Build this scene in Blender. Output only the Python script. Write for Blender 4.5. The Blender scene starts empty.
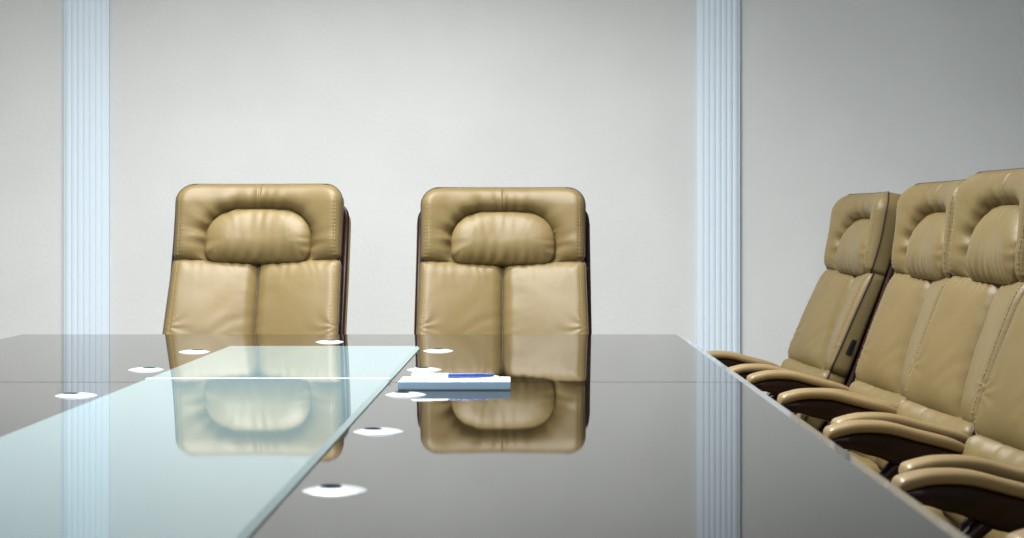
import bpy, bmesh, math, random
import numpy as np
from mathutils import Vector, noise

random.seed(4)
COL = bpy.context.scene.collection
R = math.radians

# ------------------------------------------------------------------ materials
def mat(name, color=(0.5, 0.5, 0.5), rough=0.5, metal=0.0, spec=0.5, coat=0.0, ior=1.5):
    m = bpy.data.materials.new(name)
    m.use_nodes = True
    b = m.node_tree.nodes['Principled BSDF']
    b.inputs['Base Color'].default_value = (*color, 1)
    b.inputs['Roughness'].default_value = rough
    b.inputs['Metallic'].default_value = metal
    b.inputs['Specular IOR Level'].default_value = spec
    b.inputs['IOR'].default_value = ior
    b.inputs['Coat Weight'].default_value = coat
    b.inputs['Coat Roughness'].default_value = 0.05
    return m

def nd(m, kind, **kw):
    n = m.node_tree.nodes.new(kind)
    for k, v in kw.items():
        if k in n.inputs:
            n.inputs[k].default_value = v
        else:
            setattr(n, k, v)
    return n

def lk(m, a, b):
    m.node_tree.links.new(a, b)

def bsdf(m):
    return m.node_tree.nodes['Principled BSDF']

def vary(m, c1, c2, scale, detail=4.0, lo=0.35, hi=0.65, stretch=None):
    """noise driven base colour"""
    tc = nd(m, 'ShaderNodeTexCoord')
    src = tc.outputs['Object']
    if stretch:
        mp = nd(m, 'ShaderNodeMapping')
        mp.inputs['Scale'].default_value = stretch
        lk(m, src, mp.inputs['Vector'])
        src = mp.outputs['Vector']
    n = nd(m, 'ShaderNodeTexNoise', Scale=scale, Detail=detail)
    lk(m, src, n.inputs['Vector'])
    r = nd(m, 'ShaderNodeValToRGB')
    r.color_ramp.elements[0].position = lo
    r.color_ramp.elements[1].position = hi
    r.color_ramp.elements[0].color = (*c1, 1)
    r.color_ramp.elements[1].color = (*c2, 1)
    lk(m, n.outputs['Fac'], r.inputs['Fac'])
    lk(m, r.outputs['Color'], bsdf(m).inputs['Base Color'])
    return src

def bump(m, src, kind, scale, strength, dist):
    if kind == 'voronoi':
        n = nd(m, 'ShaderNodeTexVoronoi', Scale=scale)
        o = n.outputs['Distance']
    else:
        n = nd(m, 'ShaderNodeTexNoise', Scale=scale, Detail=3.0)
        o = n.outputs['Fac']
    lk(m, src, n.inputs['Vector'])
    b = nd(m, 'ShaderNodeBump', Strength=strength, Distance=dist)
    lk(m, o, b.inputs['Height'])
    old = bsdf(m).inputs['Normal']
    if old.is_linked:
        lk(m, old.links[0].from_socket, b.inputs['Normal'])
    lk(m, b.outputs['Normal'], bsdf(m).inputs['Normal'])

M = {}
M['leather'] = mat('tan_leather', rough=0.43, spec=0.32)
s_ = vary(M['leather'], (0.142, 0.103, 0.040), (0.162, 0.120, 0.049), 5.0)
bump(M['leather'], s_, 'voronoi', 420, 0.12, 0.001)
bump(M['leather'], s_, 'noise', 60, 0.08, 0.004)
M['pad'] = mat('arm_leather', rough=0.36, spec=0.5)
s_ = vary(M['pad'], (0.235, 0.167, 0.080), (0.27, 0.195, 0.094), 7.0)
bump(M['pad'], s_, 'voronoi', 420, 0.10, 0.001)
M['stitch'] = mat('pale_thread', (0.30, 0.235, 0.12), 0.7)
M['piping'] = mat('brown_piping', (0.035, 0.020, 0.011), 0.5)
M['wood'] = mat('dark_mahogany', rough=0.32, spec=0.3)
vary(M['wood'], (0.008, 0.0022, 0.0014), (0.022, 0.006, 0.0035), 9.0, stretch=(8, 1, 8))
M['black'] = mat('black_plastic', (0.012, 0.012, 0.013), 0.45)
M['tag'] = mat('black_label', (0.006, 0.009, 0.008), 0.7, spec=0.1)
M['chrome'] = mat('chrome', (0.8, 0.81, 0.82), 0.12, metal=1.0)
M['steel'] = mat('bright_steel', (0.56, 0.62, 0.68), 0.30, metal=0.15)
M['hole_shade'] = mat('cable_hole_shade', (0.008, 0.018, 0.03), 0.9, spec=0.0)  # dark colour painted in for the shade inside the cable opening
M['table'] = mat('brown_glass', (0.010, 0.007, 0.005), 0.025, ior=1.42)
M['rim'] = mat('glass_rim', (0.20, 0.23, 0.26), 0.06, ior=1.52)
M['panel'] = mat('frosted_glass', (0.175, 0.272, 0.302), 0.03, ior=1.9)
M['paneledge'] = mat('frosted_glass_edge', (0.30, 0.40, 0.42), 0.35, spec=0.3, ior=1.52)
M['panelseam'] = mat('panel_joint', (0.85, 0.92, 0.93), 0.3)
M['base'] = mat('dark_veneer', rough=0.3)
vary(M['base'], (0.030, 0.022, 0.017), (0.055, 0.040, 0.030), 6.0, stretch=(1, 1, 9))
M['wall'] = mat('cream_wallpaper', rough=0.75, spec=0.25)
s_ = vary(M['wall'], (0.615, 0.64, 0.648), (0.645, 0.67, 0.678), 3.0)
bump(M['wall'], s_, 'noise', 55, 0.22, 0.006)
M['trim'] = mat('white_paint', (0.66, 0.77, 0.88), 0.42)
M['ceil'] = mat('ceiling_paint', (0.6, 0.6, 0.58), 0.8)
M['floor'] = mat('carpet', rough=0.95, spec=0.1)
s_ = vary(M['floor'], (0.22, 0.19, 0.15), (0.28, 0.25, 0.20), 40.0)
bump(M['floor'], s_, 'noise', 300, 0.5, 0.004)
M['paper'] = mat('white_paper', (0.88, 0.91, 0.95), 0.6)
M['cover'] = mat('pale_blue_cover', (0.50, 0.74, 0.98), 0.35)
M['bluepen'] = mat('blue_plastic', (0.010, 0.050, 0.27), 0.25, coat=0.3)
M['whitepen'] = mat('white_plastic', (0.86, 0.88, 0.92), 0.3)

# ------------------------------------------------------------------ helpers
def link_mesh(name, verts, faces, m, parent=None, smooth=True, angle=None):
    me = bpy.data.meshes.new(name)
    me.from_pydata([tuple(v) for v in verts], [], faces)
    me.validate()
    bm = bmesh.new()
    bm.from_mesh(me)
    bmesh.ops.remove_doubles(bm, verts=bm.verts, dist=1e-6)
    bmesh.ops.recalc_face_normals(bm, faces=bm.faces)
    if smooth:
        for f in bm.faces:
            f.smooth = True
        if angle:
            for e in bm.edges:
                if len(e.link_faces) == 2 and e.calc_face_angle(0) > R(angle):
                    e.smooth = False
    bm.to_mesh(me)
    bm.free()
    ms = m if isinstance(m, (list, tuple)) else [m]
    for k in ms:
        me.materials.append(k)
    o = bpy.data.objects.new(name, me)
    COL.objects.link(o)
    if parent:
        o.parent = parent
    return o

def from_bm(name, bm, m, parent=None, smooth=True, angle=40):
    bmesh.ops.recalc_face_normals(bm, faces=bm.faces)
    for f in bm.faces:
        f.smooth = smooth
    if smooth:
        for e in bm.edges:
            if len(e.link_faces) == 2 and e.calc_face_angle(0) > R(angle):
                e.smooth = False
    me = bpy.data.meshes.new(name)
    bm.to_mesh(me)
    bm.free()
    ms = m if isinstance(m, (list, tuple)) else [m]
    for k in ms:
        me.materials.append(k)
    o = bpy.data.objects.new(name, me)
    COL.objects.link(o)
    if parent:
        o.parent = parent
    return o

def box_bm(bm, lo, hi, bevel=0.0, seg=2):
    r = bmesh.ops.create_cube(bm, size=1)
    vs = r['verts']
    for v in vs:
        v.co = Vector([lo[i] + (v.co[i] + 0.5) * (hi[i] - lo[i]) for i in range(3)])
    if bevel:
        es = list({e for v in vs for e in v.link_edges})
        bmesh.ops.bevel(bm, geom=es, offset=bevel, segments=seg, affect='EDGES', profile=0.5)
    return bm

def box(name, lo, hi, m, parent=None, bevel=0.0, seg=2, smooth=True):
    bm = bmesh.new()
    box_bm(bm, lo, hi, bevel, seg)
    return from_bm(name, bm, m, parent, smooth)

def lathe_data(prof, n=32, c=(0, 0, 0)):
    """prof: (r, z) list, closed at the axis where r == 0"""
    vs, fs = [], []
    for r, z in prof:
        for k in range(n):
            a = 2 * math.pi * k / n
            vs.append((c[0] + r * math.cos(a), c[1] + r * math.sin(a), c[2] + z))
    for i in range(len(prof) - 1):
        for k in range(n):
            k2 = (k + 1) % n
            fs.append((i * n + k, i * n + k2, (i + 1) * n + k2, (i + 1) * n + k))
    return vs, fs

def lathe(name, prof, m, parent=None, n=32, c=(0, 0, 0), angle=40):
    vs, fs = lathe_data(prof, n, c)
    return link_mesh(name, vs, fs, m, parent, True, angle)

def sweep_data(path, sec_fn, closed_ends=True):
    """path: list of (pos, side, up); sec_fn(i) -> list of (a, b) in side/up"""
    vs, fs = [], []
    n = None
    for i, (p, sd, up) in enumerate(path):
        sec = sec_fn(i)
        n = len(sec)
        for a, b in sec:
            vs.append(p + sd * a + up * b)
    L = len(path)
    for i in range(L - 1):
        for k in range(n):
            k2 = (k + 1) % n
            fs.append((i * n + k, i * n + k2, (i + 1) * n + k2, (i + 1) * n + k))
    if closed_ends:
        fs.append(tuple(range(n))[::-1])
        fs.append(tuple((L - 1) * n + k for k in range(n)))
    return vs, fs

def superell(a, b, n=16, p=3.0):
    out = []
    for k in range(n):
        t = 2 * math.pi * k / n
        c, s = math.cos(t), math.sin(t)
        out.append((a * math.copysign(abs(c) ** (2 / p), c), b * math.copysign(abs(s) ** (2 / p), s)))
    return out

def catmull(pts, sub=8):
    pts = [Vector(p) for p in pts]
    out = []
    for i in range(len(pts) - 1):
        p0 = pts[i - 1] if i > 0 else pts[0] * 2 - pts[1]
        p1, p2 = pts[i], pts[i + 1]
        p3 = pts[i + 2] if i + 2 < len(pts) else pts[-1] * 2 - pts[-2]
        for k in range(sub):
            t = k / sub
            out.append(0.5 * ((2 * p1) + (p2 - p0) * t + (2 * p0 - 5 * p1 + 4 * p2 - p3) * t * t
                              + (3 * p1 - p0 - 3 * p2 + p3) * t ** 3))
    out.append(pts[-1])
    return out

def tube_data(pts, r, n=8):
    path = []
    for i, p in enumerate(pts):
        t = (pts[min(i + 1, len(pts) - 1)] - pts[max(i - 1, 0)]).normalized()
        ref = Vector((0, 0, 1)) if abs(t.z) < 0.9 else Vector((1, 0, 0))
        sd = t.cross(ref).normalized()
        path.append((p, sd, sd.cross(t).normalized()))
    return sweep_data(path, lambda i: superell(r, r, n, 2.0))

def merge(parts):
    vs, fs = [], []
    for v, f in parts:
        o = len(vs)
        vs += list(v)
        fs += [tuple(i + o for i in q) for q in f]
    return vs, fs

def empty(name, loc=(0, 0, 0), rz=0.0, label=None, cat=None, group=None):
    o = bpy.data.objects.new(name, None)
    o.empty_display_size = 0.2
    COL.objects.link(o)
    o.location = loc
    o.rotation_euler = (0, 0, rz)
    tag(o, label, cat, group)
    return o

def tag(o, label=None, cat=None, group=None, kind=None):
    if label: o['label'] = label
    if cat: o['category'] = cat
    if group: o['group'] = group
    if kind: o['kind'] = kind
    return o

def copy_tree(o, parent=None):
    c = o.copy()
    COL.objects.link(c)
    if parent:
        c.parent = parent
    for ch in list(o.children):
        copy_tree(ch, c)
    return c

# ------------------------------------------------------------------ the room
K = 1800 / 1650        # depth scale that goes with the focal length
H_T = 0.75            # table top height
Y_W = 6.30 * K        # back wall
X_R, X_L = 1.875, -2.90
Z_C = 3.0

def struct(o):
    o['kind'] = 'structure'
    return o

struct(box('floor', (X_L - 0.1, -2.0, -0.1), (X_R + 0.1, Y_W + 0.1, 0), M['floor'], smooth=False))
struct(box('ceiling', (X_L - 0.1, -2.0, Z_C), (X_R + 0.1, Y_W + 0.1, Z_C + 0.1), M['ceil'], smooth=False))
struct(box('wall_back', (X_L - 0.1, Y_W, 0), (X_R + 0.1, Y_W + 0.1, Z_C), M['wall'], smooth=False))
struct(box('wall_right', (X_R, -2.0, 0), (X_R + 0.1, Y_W, Z_C), M['wall'], smooth=False))
struct(box('wall_left', (X_L - 0.1, -2.0, 0), (X_L, Y_W, Z_C), M['wall'], smooth=False))
struct(box('baseboard_back', (X_L, Y_W - 0.015, 0), (X_R, Y_W, 0.09), M['trim'], bevel=0.004))

def pilaster(name, x0, x1):
    """reeded half-column of white moulding fixed to the wall"""
    w = x1 - x0
    pts = [(x0, Y_W), (x0, Y_W - 0.022)]
    n = 7
    e = 0.006
    for k in range(n):
        a, b = x0 + e + (w - 2 * e) * k / n, x0 + e + (w - 2 * e) * (k + 1) / n
        for j in range(9):
            t = j / 8
            x = a + (b - a) * t
            q = (x - (x0 + x1) / 2) / (w / 2)
            base = 0.016 + 0.014 * math.sqrt(max(0, 1 - 0.9 * q * q))
            pts.append((x, Y_W - base - 0.0048 * math.sin(math.pi * t) ** 0.55))
    pts += [(x1, Y_W - 0.022), (x1, Y_W)]
    z0, z1 = 0.20, Z_C - 0.12
    vs = [(x, y, z0) for x, y in pts] + [(x, y, z1) for x, y in pts]
    m = len(pts)
    fs = [(i, i + 1, m + i + 1, m + i) for i in range(m - 1)]
    fs += [tuple(range(m))[::-1], tuple(range(m, 2 * m))]
    sh = link_mesh(name, vs, fs, M['trim'], None, True, 50)
    struct(sh)
    for nm, a, b in (('plinth', 0, 0.20), ('capital', Z_C - 0.12, Z_C)):
        box(nm, (x0 - 0.015, Y_W - 0.065, a), (x1 + 0.015, Y_W, b), M['trim'], sh, bevel=0.006)

pilaster('trim_1', -1.775, -1.603)
pilaster('trim_2', 0.636, 0.799)

# ------------------------------------------------------------------ conference table
TX0, TX1, TY0, TY1 = -1.437, 0.429, 0.50, 4.63 * K
PX0, PX1, PY1 = -0.742, -0.271, 4.42
SEAM = 3.19 * K
PT = 0.008
table = empty('conference_table', ((TX0 + TX1) / 2, (TY0 + TY1) / 2, 0),
              label='long conference table with dark brown glass top and frosted pale centre panel', cat='table')
tx, ty = table.location.x, table.location.y

def tlo(x, y, z): return (x - tx, y - ty, z)

def tabletop(y0, y1, far):
    bm = bmesh.new()
    box_bm(bm, tlo(TX0, y0, H_T - 0.035), tlo(TX1, y1, H_T))
    outer = [e for e in bm.edges
             if all(abs(v.co.x - (TX0 - tx)) < 1e-5 for v in e.verts) or all(abs(v.co.x - (TX1 - tx)) < 1e-5 for v in e.verts)
             or all(abs(v.co.y - ((TY1 if far else TY0) - ty)) < 1e-5 for v in e.verts)]
    top = [e for e in outer if all(v.co.z > H_T - 1e-4 for v in e.verts)]
    r = bmesh.ops.bevel(bm, geom=top, offset=0.020, segments=1, affect='EDGES')
    for v in bm.verts:
        if abs(v.co.z - (H_T - 0.020)) < 1e-4:
            v.co.z = H_T - 0.004
    bm.faces.ensure_lookup_table()
    for f in bm.faces:
        f.normal_update()
        f.material_index = 1 if 0.2 < f.normal.z < 0.999 else 0
    return from_bm('tabletop', bm, [M['table'], M['rim']], table, smooth=False)

tabletop(TY0, SEAM - 0.003, False)
tabletop(SEAM + 0.003, TY1, True)

def centre_panel(y0, y1):
    bm = bmesh.new()
    box_bm(bm, tlo(PX0, y0, H_T + 0.0002), tlo(PX1, y1, H_T + PT))
    te = [e for e in bm.edges if all(v.co.z > H_T + PT - 1e-4 for v in e.verts) and abs(e.verts[0].co.x - e.verts[1].co.x) < 1e-5]
    bmesh.ops.bevel(bm, geom=te, offset=0.006, segments=1, affect='EDGES')
    for f in bm.faces:
        f.normal_update()
        f.material_index = 0 if f.normal.z > 0.9 else 1
    o = from_bm('centre_panel', bm, [M['panel'], M['paneledge']], table, smooth=False)
    o['label'] = 'frosted pale aqua glass panel'
    return o

centre_panel(TY0 + 0.1, SEAM - 0.009)
centre_panel(SEAM + 0.009, PY1)
box('panel_joint', tlo(PX0, SEAM - 0.009, H_T + 0.0002), tlo(PX1, SEAM + 0.009, H_T + PT - 0.0006), M['panelseam'], table)['label'] = 'white joint strip'
box('apron', tlo(TX0 + 0.30, TY0 + 0.25, 0.62), tlo(TX1 - 0.30, TY1 - 0.35, H_T - 0.035), M['base'], table, bevel=0.004)
for ya, yb in ((0.95, 1.55), (3.55, 4.20)):
    p = box('pedestal', tlo(-0.80, ya, 0.06), tlo(-0.21, yb, 0.62), M['base'], table, bevel=0.006)
    box('plinth', tlo(-0.86, ya - 0.06, 0), tlo(-0.15, yb + 0.06, 0.06), M['black'], p, bevel=0.006)

# ------------------------------------------------------------------ cable grommets
def make_grommet():
    g = empty('cable_grommet')
    ro = 0.0365
    lathe('ring', [(0.0, 0.0003), (ro, 0.0003), (ro, 0.0005), (ro - 0.004, 0.0018), (ro - 0.009, 0.0030), (ro - 0.0115, 0.0030), (ro - 0.0125, 0.0022), (0.0, 0.0022)],
          M['steel'], g, 48, angle=35)
    # flush cap; a raised dark insert stands in for the shade of its opening
    rc = ro - 0.0122
    lathe('cap', [(0.0, 0.0021), (rc, 0.0021), (rc, 0.0032), (rc - 0.001, 0.0037), (0.0, 0.0039)], M['steel'], g, 40, angle=35)
    vs, n = [], 28
    for z, q in ((0.0030, 1.0), (0.0045, 1.0), (0.0044, 0.90), (0.0042, 0.86)):
        for k in range(n):
            a = 2 * math.pi * k / n
            vs.append((0.0120 * q * math.cos(a), 0.0150 * q * math.sin(a) + 0.0105, z))
    fs = [(r * n + k, r * n + (k + 1) % n, (r + 1) * n + (k + 1) % n, (r + 1) * n + k) for r in range(3) for k in range(n)]
    fs.append(tuple(range(3 * n, 4 * n)))
    link_mesh('opening_shade', vs, fs, M['hole_shade'], g, True, 35)['label'] = 'cable opening, its shade put in as a dark insert'
    return g

XG1, XG2 = -0.222, -0.806
spots = [
    (XG1, 1.875, 28, 'nearest and largest cable grommet, beside right edge of pale panel'),
    (XG1, 2.415, 55, 'second nearest cable grommet in row right of pale panel'),
    (XG1, 2.946, 40, 'cable grommet just in front of left end of notepad'),
    (XG1, 3.462, 15, 'cable grommet just behind the notepad'),
    (XG1, 3.99, 5, 'farthest cable grommet right of pale panel, below right end chair'),
    (-0.522, 4.30, -20, 'lone cable grommet behind far edge of pale panel'),
    (XG2, 3.96, -45, 'cable grommet left of pale panel, below left end chair'),
    (XG2, 3.462, -35, 'middle cable grommet in row left of pale panel'),
    (XG2, 2.93, 70, 'cable grommet at far left of photo, over reflected white moulding'),
]
g0 = make_grommet()
for i, (x, y, a, lab) in enumerate(spots):
    g = g0 if i == 0 else copy_tree(g0)
    g.location = (x, y * K, H_T)
    g.rotation_euler = (0, 0, R(a))
    tag(g, lab, 'cable grommet', 'cable grommets set in the table')

# ------------------------------------------------------------------ notepad and pen
pad_t = 0.0150
note = empty('notepad', (-0.140, 3.09 * K, H_T), R(0.5), 'white notepad with pale blue edge lying on dark glass tabletop', 'notepad')
hw, hd = 0.1035, 0.064
box('backing', (-hw, -hd, 0.0004), (hw, hd, 0.0024), M['cover'], note, bevel=0.0006, seg=1)['label'] = 'pale blue backing'
bm = bmesh.new()
for k in range(5):
    z = 0.0024 + k * 0.00232
    j = 0.0006 * math.sin(k * 2.3)
    box_bm(bm, (-hw + 0.001 + j, -hd + 0.001 - j, z), (hw - 0.001 + j, hd - 0.001, z + 0.0023), 0.0004, 1)
from_bm('pages', bm, M['paper'], note)
bm = bmesh.new()
box_bm(bm, (-hw, -hd - 0.0012, 0.0024), (hw, -hd + 0.0006, pad_t + 0.0006), 0.0004, 1)
box_bm(bm, (-hw, -hd - 0.0012, pad_t - 0.0004), (hw, -hd + 0.020, pad_t + 0.0006), 0.0003, 1)
b_ = from_bm('binding', bm, M['cover'], note)
b_['label'] = 'pale blue binding strip'

pen = empty('pen', (-0.150, 3.098 * K, H_T + pad_t + 0.0008), R(3), 'blue and white ballpoint pen lying across the notepad', 'pen')
pr = 0.0048
def xlathe(name, prof, m, n=20):
    vs, fs = [], []
    for x, r in prof:
        for k in range(n):
            a = 2 * math.pi * k / n
            vs.append((x, r * math.cos(a), pr + r * math.sin(a)))
    for i in range(len(prof) - 1):
        for k in range(n):
            fs.append((i * n + k, i * n + (k + 1) % n, (i + 1) * n + (k + 1) % n, (i + 1) * n + k))
    return link_mesh(name, vs, fs, m, pen, True, 40)
xlathe('barrel', [(-0.004, 0), (-0.004, pr), (0.045, pr), (0.068, pr * 0.86), (0.082, 0.0026), (0.082, 0)], M['bluepen'])['label'] = 'blue barrel'
xlathe('cap', [(-0.072, 0), (-0.072, pr * 0.8), (-0.069, pr), (-0.004, pr), (-0.004, 0)], M['whitepen'])['label'] = 'white cap'
xlathe('tip', [(0.082, 0.0024), (0.091, 0.0008), (0.0915, 0)], M['chrome'])['label'] = 'metal tip'
box('clip', (-0.070, -0.0015, 2 * pr - 0.0002), (-0.032, 0.0015, 2 * pr + 0.0016), M['whitepen'], pen, bevel=0.0005)

# ------------------------------------------------------------------ executive chair
PROF = catmull([(0, 0.075, 0.44), (0, 0.143, 0.52), (0, 0.200, 0.64), (0, 0.261, 0.80), (0, 0.313, 0.94), (0, 0.345, 1.05), (0, 0.372, 1.20)], 12)
PS = [0.0]
for i in range(1, len(PROF)):
    PS.append(PS[-1] + (PROF[i] - PROF[i - 1]).length)

PYs = np.array([p.y for p in PROF]); PZs = np.array([p.z for p in PROF]); PSs = np.array(PS)

def s_at_z(z):
    return float(np.interp(z, PZs, PSs))

def prof_map(x, s, d, wrap=0.52):
    """x across, s along the back, d depth (negative towards the sitter)"""
    x, s, d = np.asarray(x, float), np.asarray(s, float), np.asarray(d, float)
    y = np.interp(s, PSs, PYs); z = np.interp(s, PSs, PZs)
    e = 0.03
    ty_ = np.interp(s + e, PSs, PYs) - np.interp(s - e, PSs, PYs)
    tz_ = np.interp(s + e, PSs, PZs) - np.interp(s - e, PSs, PZs)
    # straight continuation past the ends
    over = np.maximum(0, s - PSs[-1]) - np.maximum(0, PSs[0] - s)
    l = np.sqrt(ty_ ** 2 + tz_ ** 2)
    ty_, tz_ = ty_ / l, tz_ / l
    y = y + ty_ * over; z = z + tz_ * over
    dd = d - wrap * x * x
    return np.stack([x, y + tz_ * dd, z - ty_ * dd], -1)

class RR:
    """rounded rectangle in (x, s), symmetric about x = 0; taper widens it toward the bottom, bow lifts the middle of its top"""
    def __init__(self, w, s0, s1, rb, rt, taper=0.0, bow=0.0):
        self.w, self.s0, self.s1, self.rb, self.rt, self.taper, self.bow = w, s0, s1, rb, rt, taper, bow
        n = 14
        a = np.linspace(0, np.pi / 2, n)
        lo = s0 + rb * (1 - np.cos(a))
        hi = s1 - rt * (1 - np.cos(a))[::-1]
        mid = np.linspace(lo[-1], hi[0], max(3, int((hi[0] - lo[-1]) / 0.0042)))[1:-1]
        self.rows = np.concatenate([lo, mid, hi])
        self.hw = np.concatenate([w - rb + rb * np.sin(a), np.full(len(mid), w), (w - rt + rt * np.sin(a))[::-1]])
        self.hw = self.hw * (1 + taper * (1 - (self.rows - s0) / (s1 - s0)))
    def halfw(self, s):
        return np.interp(s, self.rows, self.hw)
    def grid(self, nu):
        t = np.linspace(-1, 1, nu)
        u = np.sign(t) * (0.55 * np.abs(t) + 0.45 * np.abs(t) ** 2)
        u = np.where(np.abs(t) > 0.6, np.sign(t) * (1 - (1 - np.abs(u))), u)
        X = self.hw[:, None] * u[None, :]
        S = np.repeat(self.rows[:, None], nu, 1)
        v = (S - self.s0) / (self.s1 - self.s0)
        S = S + self.bow * (1 - (X / self.w) ** 2) * np.clip(v, 0, 1) ** 2
        return X, S
    def ring(self, nu):
        """indices (row, column) of the border, counter-clockwise"""
        m = len(self.rows)
        r = [(0, j) for j in range(nu)] + [(i, nu - 1) for i in range(1, m)]
        r += [(m - 1, j) for j in range(nu - 2, -1, -1)] + [(i, 0) for i in range(m - 2, 0, -1)]
        return r
    def poly(self, nu=60):
        X, S = self.grid(nu)
        return np.array([(X[i, j], S[i, j]) for i, j in self.ring(nu)])
    def puff(self, P, Rr, Rs=None):
        """smooth product rounding: 0 on the border, 1 inside, no mitre lines"""
        w = self.halfw(P[:, 1])
        return quarter(np.maximum(w - np.abs(P[:, 0]), 0), Rr) * quarter(np.maximum(np.minimum(P[:, 1] - self.s0, self.s1 + self.bow * (1 - (P[:, 0] / self.w) ** 2) - P[:, 1]), 0), Rs or Rr)

def rrect(x0, x1, s0, s1, rb, rt, taper=0.0, bow=0.0):
    return RR(x1, s0, s1, rb, rt, taper, bow)

def dist_to(o, P):
    """distance from each P to closed polyline o, plus arclength parameter of nearest point"""
    if isinstance(o, RR):
        o = o.poly()
    A = o; B = np.roll(o, -1, 0)
    AB = B - A
    L = np.sqrt((AB ** 2).sum(1))
    cum = np.concatenate([[0], np.cumsum(L)[:-1]])
    best = np.full(len(P), 1e9); arc = np.zeros(len(P))
    for i in range(len(A)):
        if L[i] < 1e-9:
            continue
        t = np.clip(((P - A[i]) @ AB[i]) / (L[i] ** 2), 0, 1)
        q = A[i] + t[:, None] * AB[i]
        d = np.sqrt(((P - q) ** 2).sum(1))
        m = d < best
        best[m] = d[m]; arc[m] = cum[i] + t[m] * L[i]
    return best, arc

def inside(o, P):
    if isinstance(o, RR):
        o = o.poly()
    x, y = P[:, 0], P[:, 1]
    c = np.zeros(len(P), bool)
    j = len(o) - 1
    for i in range(len(o)):
        cond = ((o[i, 1] > y) != (o[j, 1] > y))
        with np.errstate(divide='ignore', invalid='ignore'):
            xi = (o[j, 0] - o[i, 0]) * (y - o[i, 1]) / (o[j, 1] - o[i, 1]) + o[i, 0]
        c ^= cond & (x < xi)
        j = i
    return c

def nz(P, sc, seed):
    return np.array([noise.noise(Vector((p[0] * sc, p[1] * sc, seed))) for p in P])

def quarter(d, Rr):
    t = np.clip(d / Rr, 0, 1)
    return np.sqrt(np.clip(1 - (1 - t) ** 2, 0, 1))

def cushion(name, o, front, back_depth, m, parent, mapper, nu=101, back_round=0.012):
    """closed puffy panel: front height field on a grid, side wall and back"""
    X, S = o.grid(nu)
    nr = len(o.rows)
    P = np.stack([X.ravel(), S.ravel()], 1)
    d, arc = dist_to(o, P)
    hgt = np.maximum(front(P, d, arc), 1e-4)
    ring = [i * nu + j for i, j in o.ring(nu)]
    hgt[ring] = 0
    vs = [mapper(P[:, 0], P[:, 1], -hgt)]
    fs = []
    for i in range(nr - 1):
        for j in range(nu - 1):
            q = i * nu + j
            fs.append((q, q + 1, q + nu + 1, q + nu))
    n = len(ring)
    Rg = P[ring]
    c = np.array([0.0, (o.s0 + o.s1) / 2])
    prev = ring
    cnt = len(P)
    for sc, dep in ((0.0, back_depth - back_round), (back_round * 0.3, back_depth - back_round * 0.3), (back_round, back_depth)):
        dv = Rg - c
        q = Rg - dv / np.maximum(np.linalg.norm(dv, axis=1)[:, None], 1e-6) * sc
        vs.append(mapper(q[:, 0], q[:, 1], np.full(n, dep)))
        cur = list(range(cnt, cnt + n)); cnt += n
        for k in range(n):
            k2 = (k + 1) % n
            fs.append((prev[k], cur[k], cur[k2], prev[k2]))
        prev = cur
    # back: join the last ring across, row by row
    m_ = nr
    bot = prev[:nu]
    right = prev[nu - 1:nu - 1 + nr]
    top = prev[nu + nr - 2:nu + nr - 2 + nu][::-1]
    left = [prev[0]] + prev[2 * nu + nr - 3:][::-1] + [top[0]]
    strips = [(bot[0], bot[-1])]
    lv = np.concatenate(vs)
    COLS = 9
    rows_idx = [bot]
    for i in range(1, nr - 1):
        a_, b_ = left[i], right[i]
        row = [a_]
        for k in range(1, COLS):
            t = k / COLS
            row.append(cnt); cnt += 1
        row.append(b_)
        rows_idx.append(row)
    # interior points follow the mapper
    pts = []
    dv = Rg - c
    qq = Rg - dv / np.maximum(np.linalg.norm(dv, axis=1)[:, None], 1e-6) * back_round
    for i in range(1, nr - 1):
        la = left[i] - prev[0]; rb_ = right[i] - prev[0]
        for k in range(1, COLS):
            t = k / COLS
            pts.append(qq[la] * (1 - t) + qq[rb_] * t)
    pts = np.array(pts)
    vs.append(mapper(pts[:, 0], pts[:, 1], np.full(len(pts), back_depth)))
    for a_, b_ in zip(rows_idx[1:], rows_idx[2:]):
        for k in range(COLS):
            fs.append((a_[k], b_[k], b_[k + 1], a_[k + 1]))
    def fan(row, border):
        # row has COLS+1 entries, border nu entries
        k = 0
        for j in range(len(border) - 1):
            kk = round((j + 1) / (len(border) - 1) * COLS)
            fs.append((border[j], border[j + 1], row[k]))
            if kk != k:
                fs.append((border[j + 1], row[kk], row[k]))
                k = kk
    fan(rows_idx[1], bot)
    fan(rows_idx[-1], top)
    V = np.concatenate(vs)
    return link_mesh(name, V.tolist(), fs, m, parent, True)

def outline_tube(name, o, depth, r, m, parent, mapper, n=6):
    q = o.poly(50)
    pts = [Vector(p) for p in mapper(q[:, 0], q[:, 1], np.full(len(q), depth)).tolist()]
    pts.append(pts[0].copy())
    v, f = tube_data(pts, r, n)
    return link_mesh(name, v, f, m, parent, True)

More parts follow.
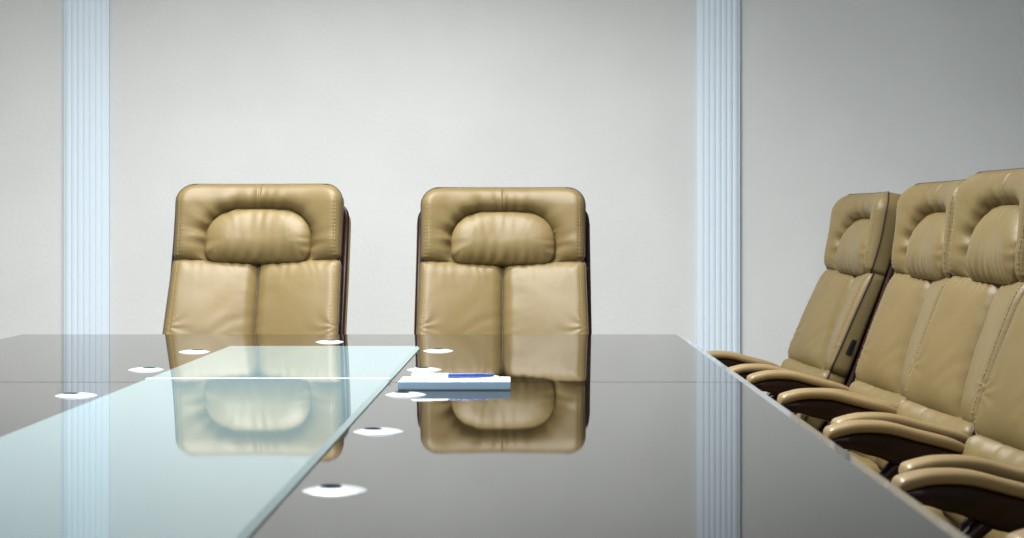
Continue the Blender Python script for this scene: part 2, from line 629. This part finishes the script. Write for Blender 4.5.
def make_chair():
    ch = empty('executive_chair')
    L = M['leather']
    sH0, sH1 = s_at_z(0.930), s_at_z(1.173)
    sP0, sP1 = sH0 - 0.006, sH0 + 0.172
    # pillow outline
    pil = rrect(-0.168, 0.168, sP0, sP1, 0.040, 0.100, bow=0.004)
    EH, EB = 0.030, 0.020       # how far the front edge stands forward of the side seam plane
    def head_map(x, s, d):
        d = np.asarray(d, float)
        return prof_map(x, s, np.where(d <= 1e-9, d - EH, d))
    # -- headrest (arched bolster)
    hr = rrect(-0.263, 0.263, sH0, sH1, 0.018, 0.058, taper=-0.012, bow=0.006)

    def head_front(P, d, arc):
        h = 0.031 * hr.puff(P, 0.034, 0.065)
        # puffier toward the top
        v = (P[:, 1] - sH0) / (sH1 - sH0)
        h += 0.012 * np.clip(v, 0, 1) * hr.puff(P, 0.06, 0.10)
        dp, pa = dist_to(pil, P)
        ins = inside(pil, P)
        sdp = np.where(ins, -dp, dp)
        h -= 0.024 * np.exp(-(np.maximum(sdp, 0) / 0.016) ** 1.3) * np.where(ins, 1, 1) * quarter(d, 0.03)
        h -= np.where(ins, 0.018, 0)
        # gathers radiating from the pillow seam
        nn = nz(np.stack([pa, sdp * 0.4], 1), 9, 3.1)
        n2 = nz(np.stack([pa, sdp * 0.3], 1), 40, 7.7) * 1.2
        g = np.sin(pa * 150 + nn * 5) * 0.5 + n2
        fall = np.exp(-np.maximum(sdp, 0) / 0.030) * quarter(d, 0.05)
        h += np.where(ins, 0, 0.0100 * g * fall * (0.35 + 0.65 * np.clip(nz(np.stack([pa, pa], 1), 6, 1.3) + 0.5, 0, 1)))
        # centre seam above the pillow
        h -= 0.0045 * np.exp(-(P[:, 0] / 0.0028) ** 2) * (~ins)
        # edge stitching channel
        for sx in (-1, 1):
            h -= 0.0016 * np.exp(-((P[:, 0] - sx * 0.246) / 0.003) ** 2)
            # small puckers from side seam
            w = np.exp(-np.abs(P[:, 0] - sx * 0.244) / 0.010)
            h += 0.0011 * w * np.sin(P[:, 1] * 520)
        h += 0.0035 * nz(P, 11, 5.0) * quarter(d, 0.05)
        return h
    head = cushion('headrest', hr, head_front, 0.016, L, ch, head_map, back_round=0.006)

    def pil_front(P, d, arc):
        v = np.clip((P[:, 1] - sP0) / (sP1 - sP0), 0, 1)
        h = 0.040 + 0.030 * pil.puff(P, 0.075) + 0.010 * np.sin(np.pi * np.clip(v, 0, 1) ** 0.8) * quarter(d, 0.09)
        nn = nz(np.stack([arc, d * 0.4], 1), 9, 8.2)
        n2 = nz(np.stack([arc, d * 0.25], 1), 44, 2.2) * 1.2
        g = np.sin(arc * 170 + nn * 6) * 0.5 + n2
        amp = 0.35 + 0.65 * np.clip(nz(np.stack([arc, arc], 1), 7, 4.3) + 0.5, 0, 1)
        h += 0.0080 * g * amp * np.exp(-d / 0.026) * quarter(d, 0.015)
        h += 0.003 * nz(P, 10, 15.0) * quarter(d, 0.05)
        return h
    # pillow set into the bolster: its base sits at the recess floor
    def pil_map(x, s, d):
        # outline ring (d = 0) is sunk to the recess
        return prof_map(x, s, np.where(np.abs(d) < 1e-9, -0.028, d))
    cushion('pillow', pil, pil_front, -0.020, L, head, pil_map, back_round=0.002)

    # -- lower back, two soft halves
    sB0, sB1 = s_at_z(0.634), s_at_z(0.936)
    bk = rrect(-0.262, 0.262, sB0, sB1, 0.030, 0.022, taper=0.030)

    def back_map(x, s, d):
        # the lower back is dished: its wings come forward, more so toward the seat
        x, s, d = np.asarray(x, float), np.asarray(s, float), np.asarray(d, float)
        k = np.clip((sB1 - s) / (sB1 - sB0), 0, 1.0) ** 0.8
        d = np.where(np.asarray(d, float) <= 1e-9, d - EB, d)
        dd = d - 0.30 * k * x * x * np.clip(1 - np.maximum(d, 0) / 0.020, 0, 1)
        return prof_map(x, s, dd)

    def back_front(P, d, arc):
        v = np.clip((P[:, 1] - sB0) / (sB1 - sB0), 0, 1)
        x = P[:, 0]
        ax = np.abs(x)
        h = 0.022 * bk.puff(P, 0.034, 0.06)
        h += 0.012 * np.sin(np.pi * np.clip(ax / 0.26, 0, 1)) * quarter(d, 0.09)
        h += 0.004 * np.sin(np.pi * (1 - v) ** 1.0) * quarter(d, 0.09)
        cx = 0.003 * nz(np.stack([x * 0, P[:, 1]], 1), 8, 2.0)
        h -= 0.030 * (1 - quarter(np.abs(x - cx * 0.5), 0.036)) * quarter(d, 0.03)
        # gathers along the crease and at the corners
        n1 = nz(np.stack([x * 0.35, P[:, 1]], 1), 42, 9.0)
        h += 0.0022 * n1 * np.exp(-ax / 0.035) * quarter(d, 0.04)
        for cxx in (-0.27, 0.27):
            rx, rs = x - cxx * 0.97, P[:, 1] - s_at_z(0.715)
            rr = np.sqrt(rx ** 2 + rs ** 2)
            th = np.arctan2(rs, np.abs(rx) + 1e-4)
            h += 0.0026 * np.sin(th * 9 + nz(P, 14, 1.0) * 2.0) * np.exp(-rr / 0.036) * quarter(d, 0.03)
        # diagonal pulls
        u = (ax * 0.62 + P[:, 1] * 0.78)
        h += 0.0005 * np.sin(u * 95 + nz(P, 7, 6.0) * 6) * np.clip(nz(P, 6, 21.0) + 0.25, 0, 1) * quarter(d, 0.05)
        # top gathers below the headrest
        h += 0.0016 * np.sin(x * 190 + nz(P, 16, 3.0) * 5) * np.exp(-(sB1 - P[:, 1]) / 0.03) * quarter(d, 0.02)
        for sx in (-1, 1):
            e = 0.246 * (1 + 0.030 * (1 - v))
            h -= 0.0015 * np.exp(-((x - sx * e) / 0.003) ** 2)
            w = np.exp(-np.abs(x - sx * e) / 0.010)
            h += 0.0006 * w * np.sin(P[:, 1] * 520)
        h += 0.0020 * nz(P, 9, 31.0) * quarter(d, 0.05)
        return h
    back = cushion('backrest', bk, back_front, 0.016, L, ch, back_map, back_round=0.006)

    zs = np.linspace(sB0 + 0.012, sB1 - 0.014, 50)  # dark tube along the centre crease, added to paint its shade
    zz = np.stack([np.zeros(50), zs], 1)
    hz = np.maximum(back_front(zz, dist_to(bk, zz)[0], None), 1e-4)
    v, f = tube_data([Vector(p) for p in back_map(zz[:, 0], zs, -hz - 0.0025).tolist()], 0.0036, 8)
    link_mesh('crease_shade', v, f, M['piping'], back, True)['label'] = 'dark tube put in as shade of the crease between the two halves'

    # -- lumbar roll between back and seat
    sL0, sL1 = s_at_z(0.470), s_at_z(0.642)
    lm = rrect(-0.262, 0.262, sL0, sL1, 0.03, 0.028, taper=0.0)

    def lum_front(P, d, arc):
        x = P[:, 0]
        h = 0.022 * quarter(d, 0.040) + 0.010 * quarter(d, 0.09)
        h -= 0.006 * np.exp(-(np.abs(np.abs(x) - 0.155) / 0.004) ** 1.2)
        h += 0.0030 * nz(np.stack([x, P[:, 1] * 0.3], 1), 34, 12.0) * quarter(d, 0.03)
        h += 0.004 * nz(P, 9, 41.0) * quarter(d, 0.05)
        for sx in (-1, 1):
            h -= 0.0015 * np.exp(-((x - sx * 0.246) / 0.003) ** 2)
        return h
    lumbar = cushion('lumbar_cushion', lm, lum_front, 0.016, L, ch, back_map, back_round=0.006)

    # -- piping on the side seams (with the small black tag)
    sides = (lambda p: p[0] > 0.20, lambda p: p[0] < -0.20)
    outline_tube('piping', hr, -0.0005, 0.0026, M['piping'], head, head_map)['label'] = 'dark brown piping'
    pb = outline_tube('piping', bk, -0.0005, 0.0026, M['piping'], back, back_map)
    pb['label'] = 'dark brown piping'
    outline_tube('piping', lm, -0.0005, 0.0026, M['piping'], lumbar, back_map)['label'] = 'dark brown piping'
    # tag: a folded strip sewn into the near seam of the backrest
    st0, st1 = s_at_z(0.698), s_at_z(0.742)
    tv = []
    xs = 0.268
    for s in np.linspace(st0, st1, 6):
        for dx, dd in ((-0.002, 0.0010), (0.003, 0.0005), (0.0050, 0.0040), (0.0035, 0.0100), (-0.003, 0.0095)):
            tv.append(back_map(np.array([xs + dx - 0.1 * (s - st0)]), np.array([s]), np.array([dd]))[0].tolist())
    tf = []
    for i in range(5):
        for k in range(5):
            tf.append((i * 5 + k, i * 5 + (k + 1) % 5, (i + 1) * 5 + (k + 1) % 5, (i + 1) * 5 + k))
    tf += [tuple(range(5)), tuple(range(25, 30))]
    link_mesh('brand_tag', tv, tf, M['tag'], back, False)['label'] = 'small black fabric tag'
    # stitches
    def stitch(parent, o_front, s0, s1, halfw, mapper):
        for sx in (-1, 1):
            ss = np.arange(s0 + 0.012, s1 - 0.012, 0.0011)
            xx = np.array([sx * halfw(q) for q in ss])
            hh = o_front(np.stack([xx, ss], 1))
            dip = np.where(np.sin(2 * np.pi * ss / 0.0085) > -0.35, 0.0012, -0.0010)
            p = mapper(xx, ss, -hh - dip)
            v, f = tube_data([Vector(q) for q in p.tolist()], 0.0009, 5)
            link_mesh('stitching', v, f, M['stitch'], parent, True)
    def hs(P):
        d, a = dist_to(hr, P); return np.maximum(head_front(P, d, a), 1e-4)
    def bs(P):
        d, a = dist_to(bk, P); return np.maximum(back_front(P, d, a), 1e-4)
    stitch(head, hs, sH0, sH1 - 0.02, lambda s: 0.2445, head_map)
    stitch(back, bs, sB0 + 0.01, sB1, lambda s: 0.2445 * (1 + 0.030 * (1 - (s - sB0) / (sB1 - sB0))), back_map)

    # -- dark wooden shell and upholstered rear panel
    sS0, sS1 = s_at_z(0.47), s_at_z(1.130)
    shl = rrect(-0.2765, 0.2765, sS0, sS1, 0.05, 0.055, taper=0.015)
    cushion('shell', shl, lambda P, d, a: 0.004 * quarter(d, 0.006), 0.014, M['wood'], ch,
            lambda x, s, d: prof_map(x, s, np.asarray(d) + 0.022), back_round=0.003)['label'] = 'dark wooden back shell'
    rp = rrect(-0.279, 0.279, sS0 + 0.015, sS1 - 0.012, 0.05, 0.055, taper=0.015)
    cushion('rear_panel', rp, lambda P, d, a: 0 * d, 0.034, L, ch,
            lambda x, s, d: prof_map(x, s, np.asarray(d) + 0.0365), back_round=0.016)

    # -- seat
    so = rrect(-0.243, 0.243, -0.300, 0.150, 0.07, 0.03)
    def seat_front(P, d, a):
        h = 0.055 * quarter(d, 0.06) + 0.020 * quarter(d, 0.16)
        h -= 0.012 * np.exp(-(np.abs(np.abs(P[:, 0]) - 0.155) / 0.006) ** 1.2) * quarter(d, 0.05)
        h += 0.004 * nz(P, 9, 3.0) * quarter(d, 0.05)
        return h
    def seat_map(x, s, d):
        x, s, d = np.asarray(x, float), np.asarray(s, float), np.asarray(d, float)
        return np.stack([x, s, 0.425 - d - 0.10 * (s + 0.1) * 0.6], -1)
    seat = cushion('seat', so, seat_front, 0.045, L, ch, seat_map)
    outline_tube('piping', so, 0.0, 0.003, M['piping'], seat, seat_map)['label'] = 'dark brown piping'

    # -- arms: bent mahogany loop with a two-layer leather pad
    side_path = [(0.225, 0.575), (0.155, 0.603), (0.075, 0.632), (0.0, 0.652), (-0.06, 0.667), (-0.115, 0.669), (-0.150, 0.663), (-0.177, 0.654)]
    cp = catmull([(0, y, z) for y, z in side_path], 8)
    cum = [0.0]
    for i in range(1, len(cp)):
        cum.append(cum[-1] + (cp[i] - cp[i - 1]).length)
    for sx in (-1, 1):
        ax = 0.272 * sx
        X = Vector((1, 0, 0))
        def frame(i, off):
            t = (cp[min(i + 1, len(cp) - 1)] - cp[max(i - 1, 0)]).normalized()
            up = Vector((0, t.z, -t.y))           # outward side of the loop (upwards on the pad)
            if up.z < 0 and i < 30:
                up = -up
            return t, up
        ups = []
        prev = None
        for i in range(len(cp)):
            t, up = frame(i, 0)
            if prev is not None and up.dot(prev) < 0:
                up = -up
            ups.append(up); prev = up
        wpath = []
        def wood_sec(i):
            s = cum[i]
            th = np.interp(s, [0, 0.06, 0.14, 0.24, 0.34, 0.40, cum[-1]], [0.026, 0.036, 0.056, 0.062, 0.046, 0.026, 0.014])
            wd = np.interp(s, [0, 0.06, 0.3, 0.38, cum[-1]], [0.036, 0.044, 0.050, 0.046, 0.026])
            return [(a, b - th / 2) for a, b in superell(wd / 2, th / 2, 20, 4.0)]
        for i in range(len(cp)):
            xo = ax
            if cum[i] < 0.05:
                xo = ax - sx * 0.004
            wpath.append((Vector((xo, cp[i].y, cp[i].z)), X, ups[i]))
        v, f = sweep_data(wpath, wood_sec)
        arm = link_mesh('armrest', v, f, M['wood'], ch, True, 50)
        arm['label'] = 'dark wooden arm loop'
        # pads
        i0 = next(i for i in range(len(cp)) if cum[i] > 0.105)
        i1 = len(cp) - 1
        rng = list(range(i0, i1 + 1))
        def pad_layer(lo, hi, wmul):
            pth = []
            for i in rng:
                pth.append((Vector((ax, cp[i].y, cp[i].z)), X, ups[i]))
            def sec(k):
                u = k / (len(rng) - 1)
                e = min(1.0, max(0.05, math.sqrt(max(0, 1 - (1 - min(u / 0.16, 1)) ** 2))), )
                e2 = min(1.0, max(0.05, math.sqrt(max(0, 1 - (1 - min((1 - u) / 0.10, 1)) ** 2))))
                q = min(e, e2)
                l_, h_ = lo * q, hi * q
                return [(a, b + (l_ + h_) / 2) for a, b in superell(0.029 * wmul * (0.55 + 0.45 * q), max((h_ - l_) / 2, 0.0006), 20, 2.8)]
            return sweep_data(pth, sec)
        v, f = pad_layer(-0.003, 0.0215, 1.0)
        link_mesh('arm_pad', v, f, M['pad'], arm, True, 60)['label'] = 'padded tan leather arm top'
        # curved strut down to the seat frame
        st = catmull([(ax, -0.020, 0.612), (ax, -0.070, 0.560), (ax - sx * 0.004, -0.060, 0.490), (ax - sx * 0.03, 0.0, 0.425), (ax - sx * 0.10, 0.03, 0.385), (ax - sx * 0.19, 0.03, 0.372)], 8)
        v, f = tube_data(st, 0.0145, 12)
        link_mesh('arm_strut', v, f, M['wood'], arm, True)
        # fixing bracket to the shell
        v, f = tube_data([Vector((ax, 0.225, 0.567)), Vector((ax - sx * 0.010, 0.232, 0.563)), Vector((ax - sx * 0.03, 0.236, 0.560))], 0.012, 10)
        link_mesh('arm_bracket', v, f, M['black'], arm, True)

    # -- mechanism, column and star base
    box('mechanism', (-0.10, -0.13, 0.330), (0.10, 0.10, 0.392), M['black'], ch, bevel=0.012)
    col = lathe('gas_column', [(0.0, 0.09), (0.030, 0.09), (0.030, 0.25), (0.020, 0.252), (0.020, 0.34), (0.0, 0.34)], M['black'], ch, 24)
    base = lathe('star_base', [(0.0, 0.075), (0.045, 0.075), (0.048, 0.115), (0.038, 0.14), (0.0, 0.14)], M['wood'], ch, 24)
    for k in range(5):
        a = R(90 + 72 * k)
        dv = Vector((math.cos(a), math.sin(a), 0))
        sd = Vector((-dv.y, dv.x, 0))
        pth = []
        for t in np.linspace(0, 1, 10):
            p = dv * (0.03 + 0.27 * t) + Vector((0, 0, 0.108 - 0.030 * t ** 1.5))
            pth.append((p, sd, Vector((0, 0, 1))))
        v, f = sweep_data(pth, lambda i: superell(0.028 - 0.010 * i / 9, 0.018 - 0.006 * i / 9, 14, 3.5))
        link_mesh('base_leg', v, f, M['wood'], base, True, 50)
        parts = []
        c = dv * 0.29
        for q in (-0.013, 0.013):
            wv, wf = [], []
            for x_, r_ in ((-0.009, 0.0), (-0.009, 0.024), (-0.006, 0.0275), (0.006, 0.0275), (0.009, 0.024), (0.009, 0.0)):
                for j in range(20):
                    b = 2 * math.pi * j / 20
                    wv.append(c + sd * (q + x_) + dv * (r_ * math.cos(b)) + Vector((0, 0, 0.0278 + r_ * math.sin(b))))
            for i in range(5):
                for j in range(20):
                    wf.append((i * 20 + j, i * 20 + (j + 1) % 20, (i + 1) * 20 + (j + 1) % 20, (i + 1) * 20 + j))
            parts.append((wv, wf))
        parts.append(tube_data([c + Vector((0, 0, 0.028)), c + Vector((0, 0, 0.075))], 0.006, 10))
        v, f = merge(parts)
        link_mesh('caster', v, f, M['black'], base, True, 40)
    return ch

FIXED = ('gas_column', 'star_base')
def place(ch, x, y, rz, lift, label, group, tilt=0.0):
    ch.location = (x, y, 0)
    ch.rotation_euler = (0, 0, R(rz))
    for c in ch.children:
        if c.name.split('.')[0] not in FIXED:
            c.location.z = lift
            kind = c.name.split('.')[0]
            if tilt and kind in ('headrest', 'backrest', 'lumbar_cushion', 'shell', 'rear_panel'):
                # backrest set more upright, turning about the seat hinge
                a, py, pz = R(tilt), 0.12, 0.47
                c.rotation_euler = (a, 0, 0)
                c.location.y = py - (py * math.cos(a) - pz * math.sin(a))
                c.location.z = lift + pz - (py * math.sin(a) + pz * math.cos(a)) - 0.004
    tag(ch, label, 'chair', group)

chair0 = make_chair()
G1, G2 = 'tan leather chairs at the far end of the table', 'tan leather chairs along the right side of the table'
seats = [
    (-0.861, 5.345, -2.5, 0.000, 'left of the two tan leather chairs facing the camera, reflected in pale panel', G1),
    (-0.086, 5.470, 0, -0.008, 'right of the two tan leather chairs facing the camera, directly behind notepad', G1),
    (0.713, 5.43, -85, -0.032, 'farthest tan leather chair in right-hand row, nearest the white moulding', G2),
    (0.779, 4.58, -86.5, -0.026, 'second farthest tan leather chair in right-hand row', G2, 3.5),
    (0.769, 3.90, -86.5, -0.014, 'third farthest tan leather chair in right-hand row, cut by photo edge', G2, 3),
    (0.775, 3.27, -86, -0.020, 'tan leather chair with backrest mostly outside right photo edge, arm in front', G2, 3),
    (0.775, 2.60, -86, -0.025, 'nearest tan leather chair in right-hand row, only arm tip at bottom corner', G2, 3),
]
chairs = [chair0] + [copy_tree(chair0) for _ in seats[1:]]
for c, s in zip(chairs, seats):
    place(c, *s)

# ------------------------------------------------------------------ light
def area(name, loc, rot, sx, sy, power, color=(1, 1, 1), spread=180):
    l = bpy.data.lights.new(name, 'AREA')
    l.shape = 'RECTANGLE'
    l.size, l.size_y = sx, sy
    l.energy = power
    l.color = color
    l.spread = R(spread)
    o = bpy.data.objects.new(name, l)
    o.location = loc
    o.rotation_euler = rot
    COL.objects.link(o)
    return o

area('ceiling_lamp', (-0.75, 3.7, 2.95), (0, 0, 0), 1.0, 1.8, 165, (1.0, 0.99, 0.965), 163)
area('ceiling_lamp', (-0.55, 5.15, 2.95), (0, 0, 0), 1.5, 0.5, 50, (1.0, 0.985, 0.955), 125)
area('window_daylight', (-1.0, -1.9, 1.9), (R(78), 0, R(-4)), 2.6, 1.6, 35, (0.92, 0.97, 1.0))

w = bpy.data.worlds.new('World')
bpy.context.scene.world = w
w.use_nodes = True
bg = w.node_tree.nodes['Background']
bg.inputs['Color'].default_value = (0.86, 0.94, 1.0, 1)
bg.inputs['Strength'].default_value = 0.17

# ------------------------------------------------------------------ camera
F_PX = 1800
cam = bpy.data.cameras.new('camera')
cam.sensor_width = 36
cam.lens = 36 * F_PX / 1024
cam.shift_x = -18 / 1024
cam.shift_y = -42 / 1024
cam.clip_start = 0.05
cam.dof.use_dof = True
cam.dof.focus_distance = 4.9
cam.dof.aperture_fstop = 8.0
co = bpy.data.objects.new('camera', cam)
co.location = (0, 0, 1.05)
co.rotation_euler = (R(90), 0, 0)
COL.objects.link(co)
sc = bpy.context.scene
sc.camera = co
sc.view_settings.view_transform = 'Standard'
sc.view_settings.look = 'None'
sc.view_settings.gamma = 1
sc.view_settings.use_curve_mapping = False
sc.view_settings.exposure = 0.0
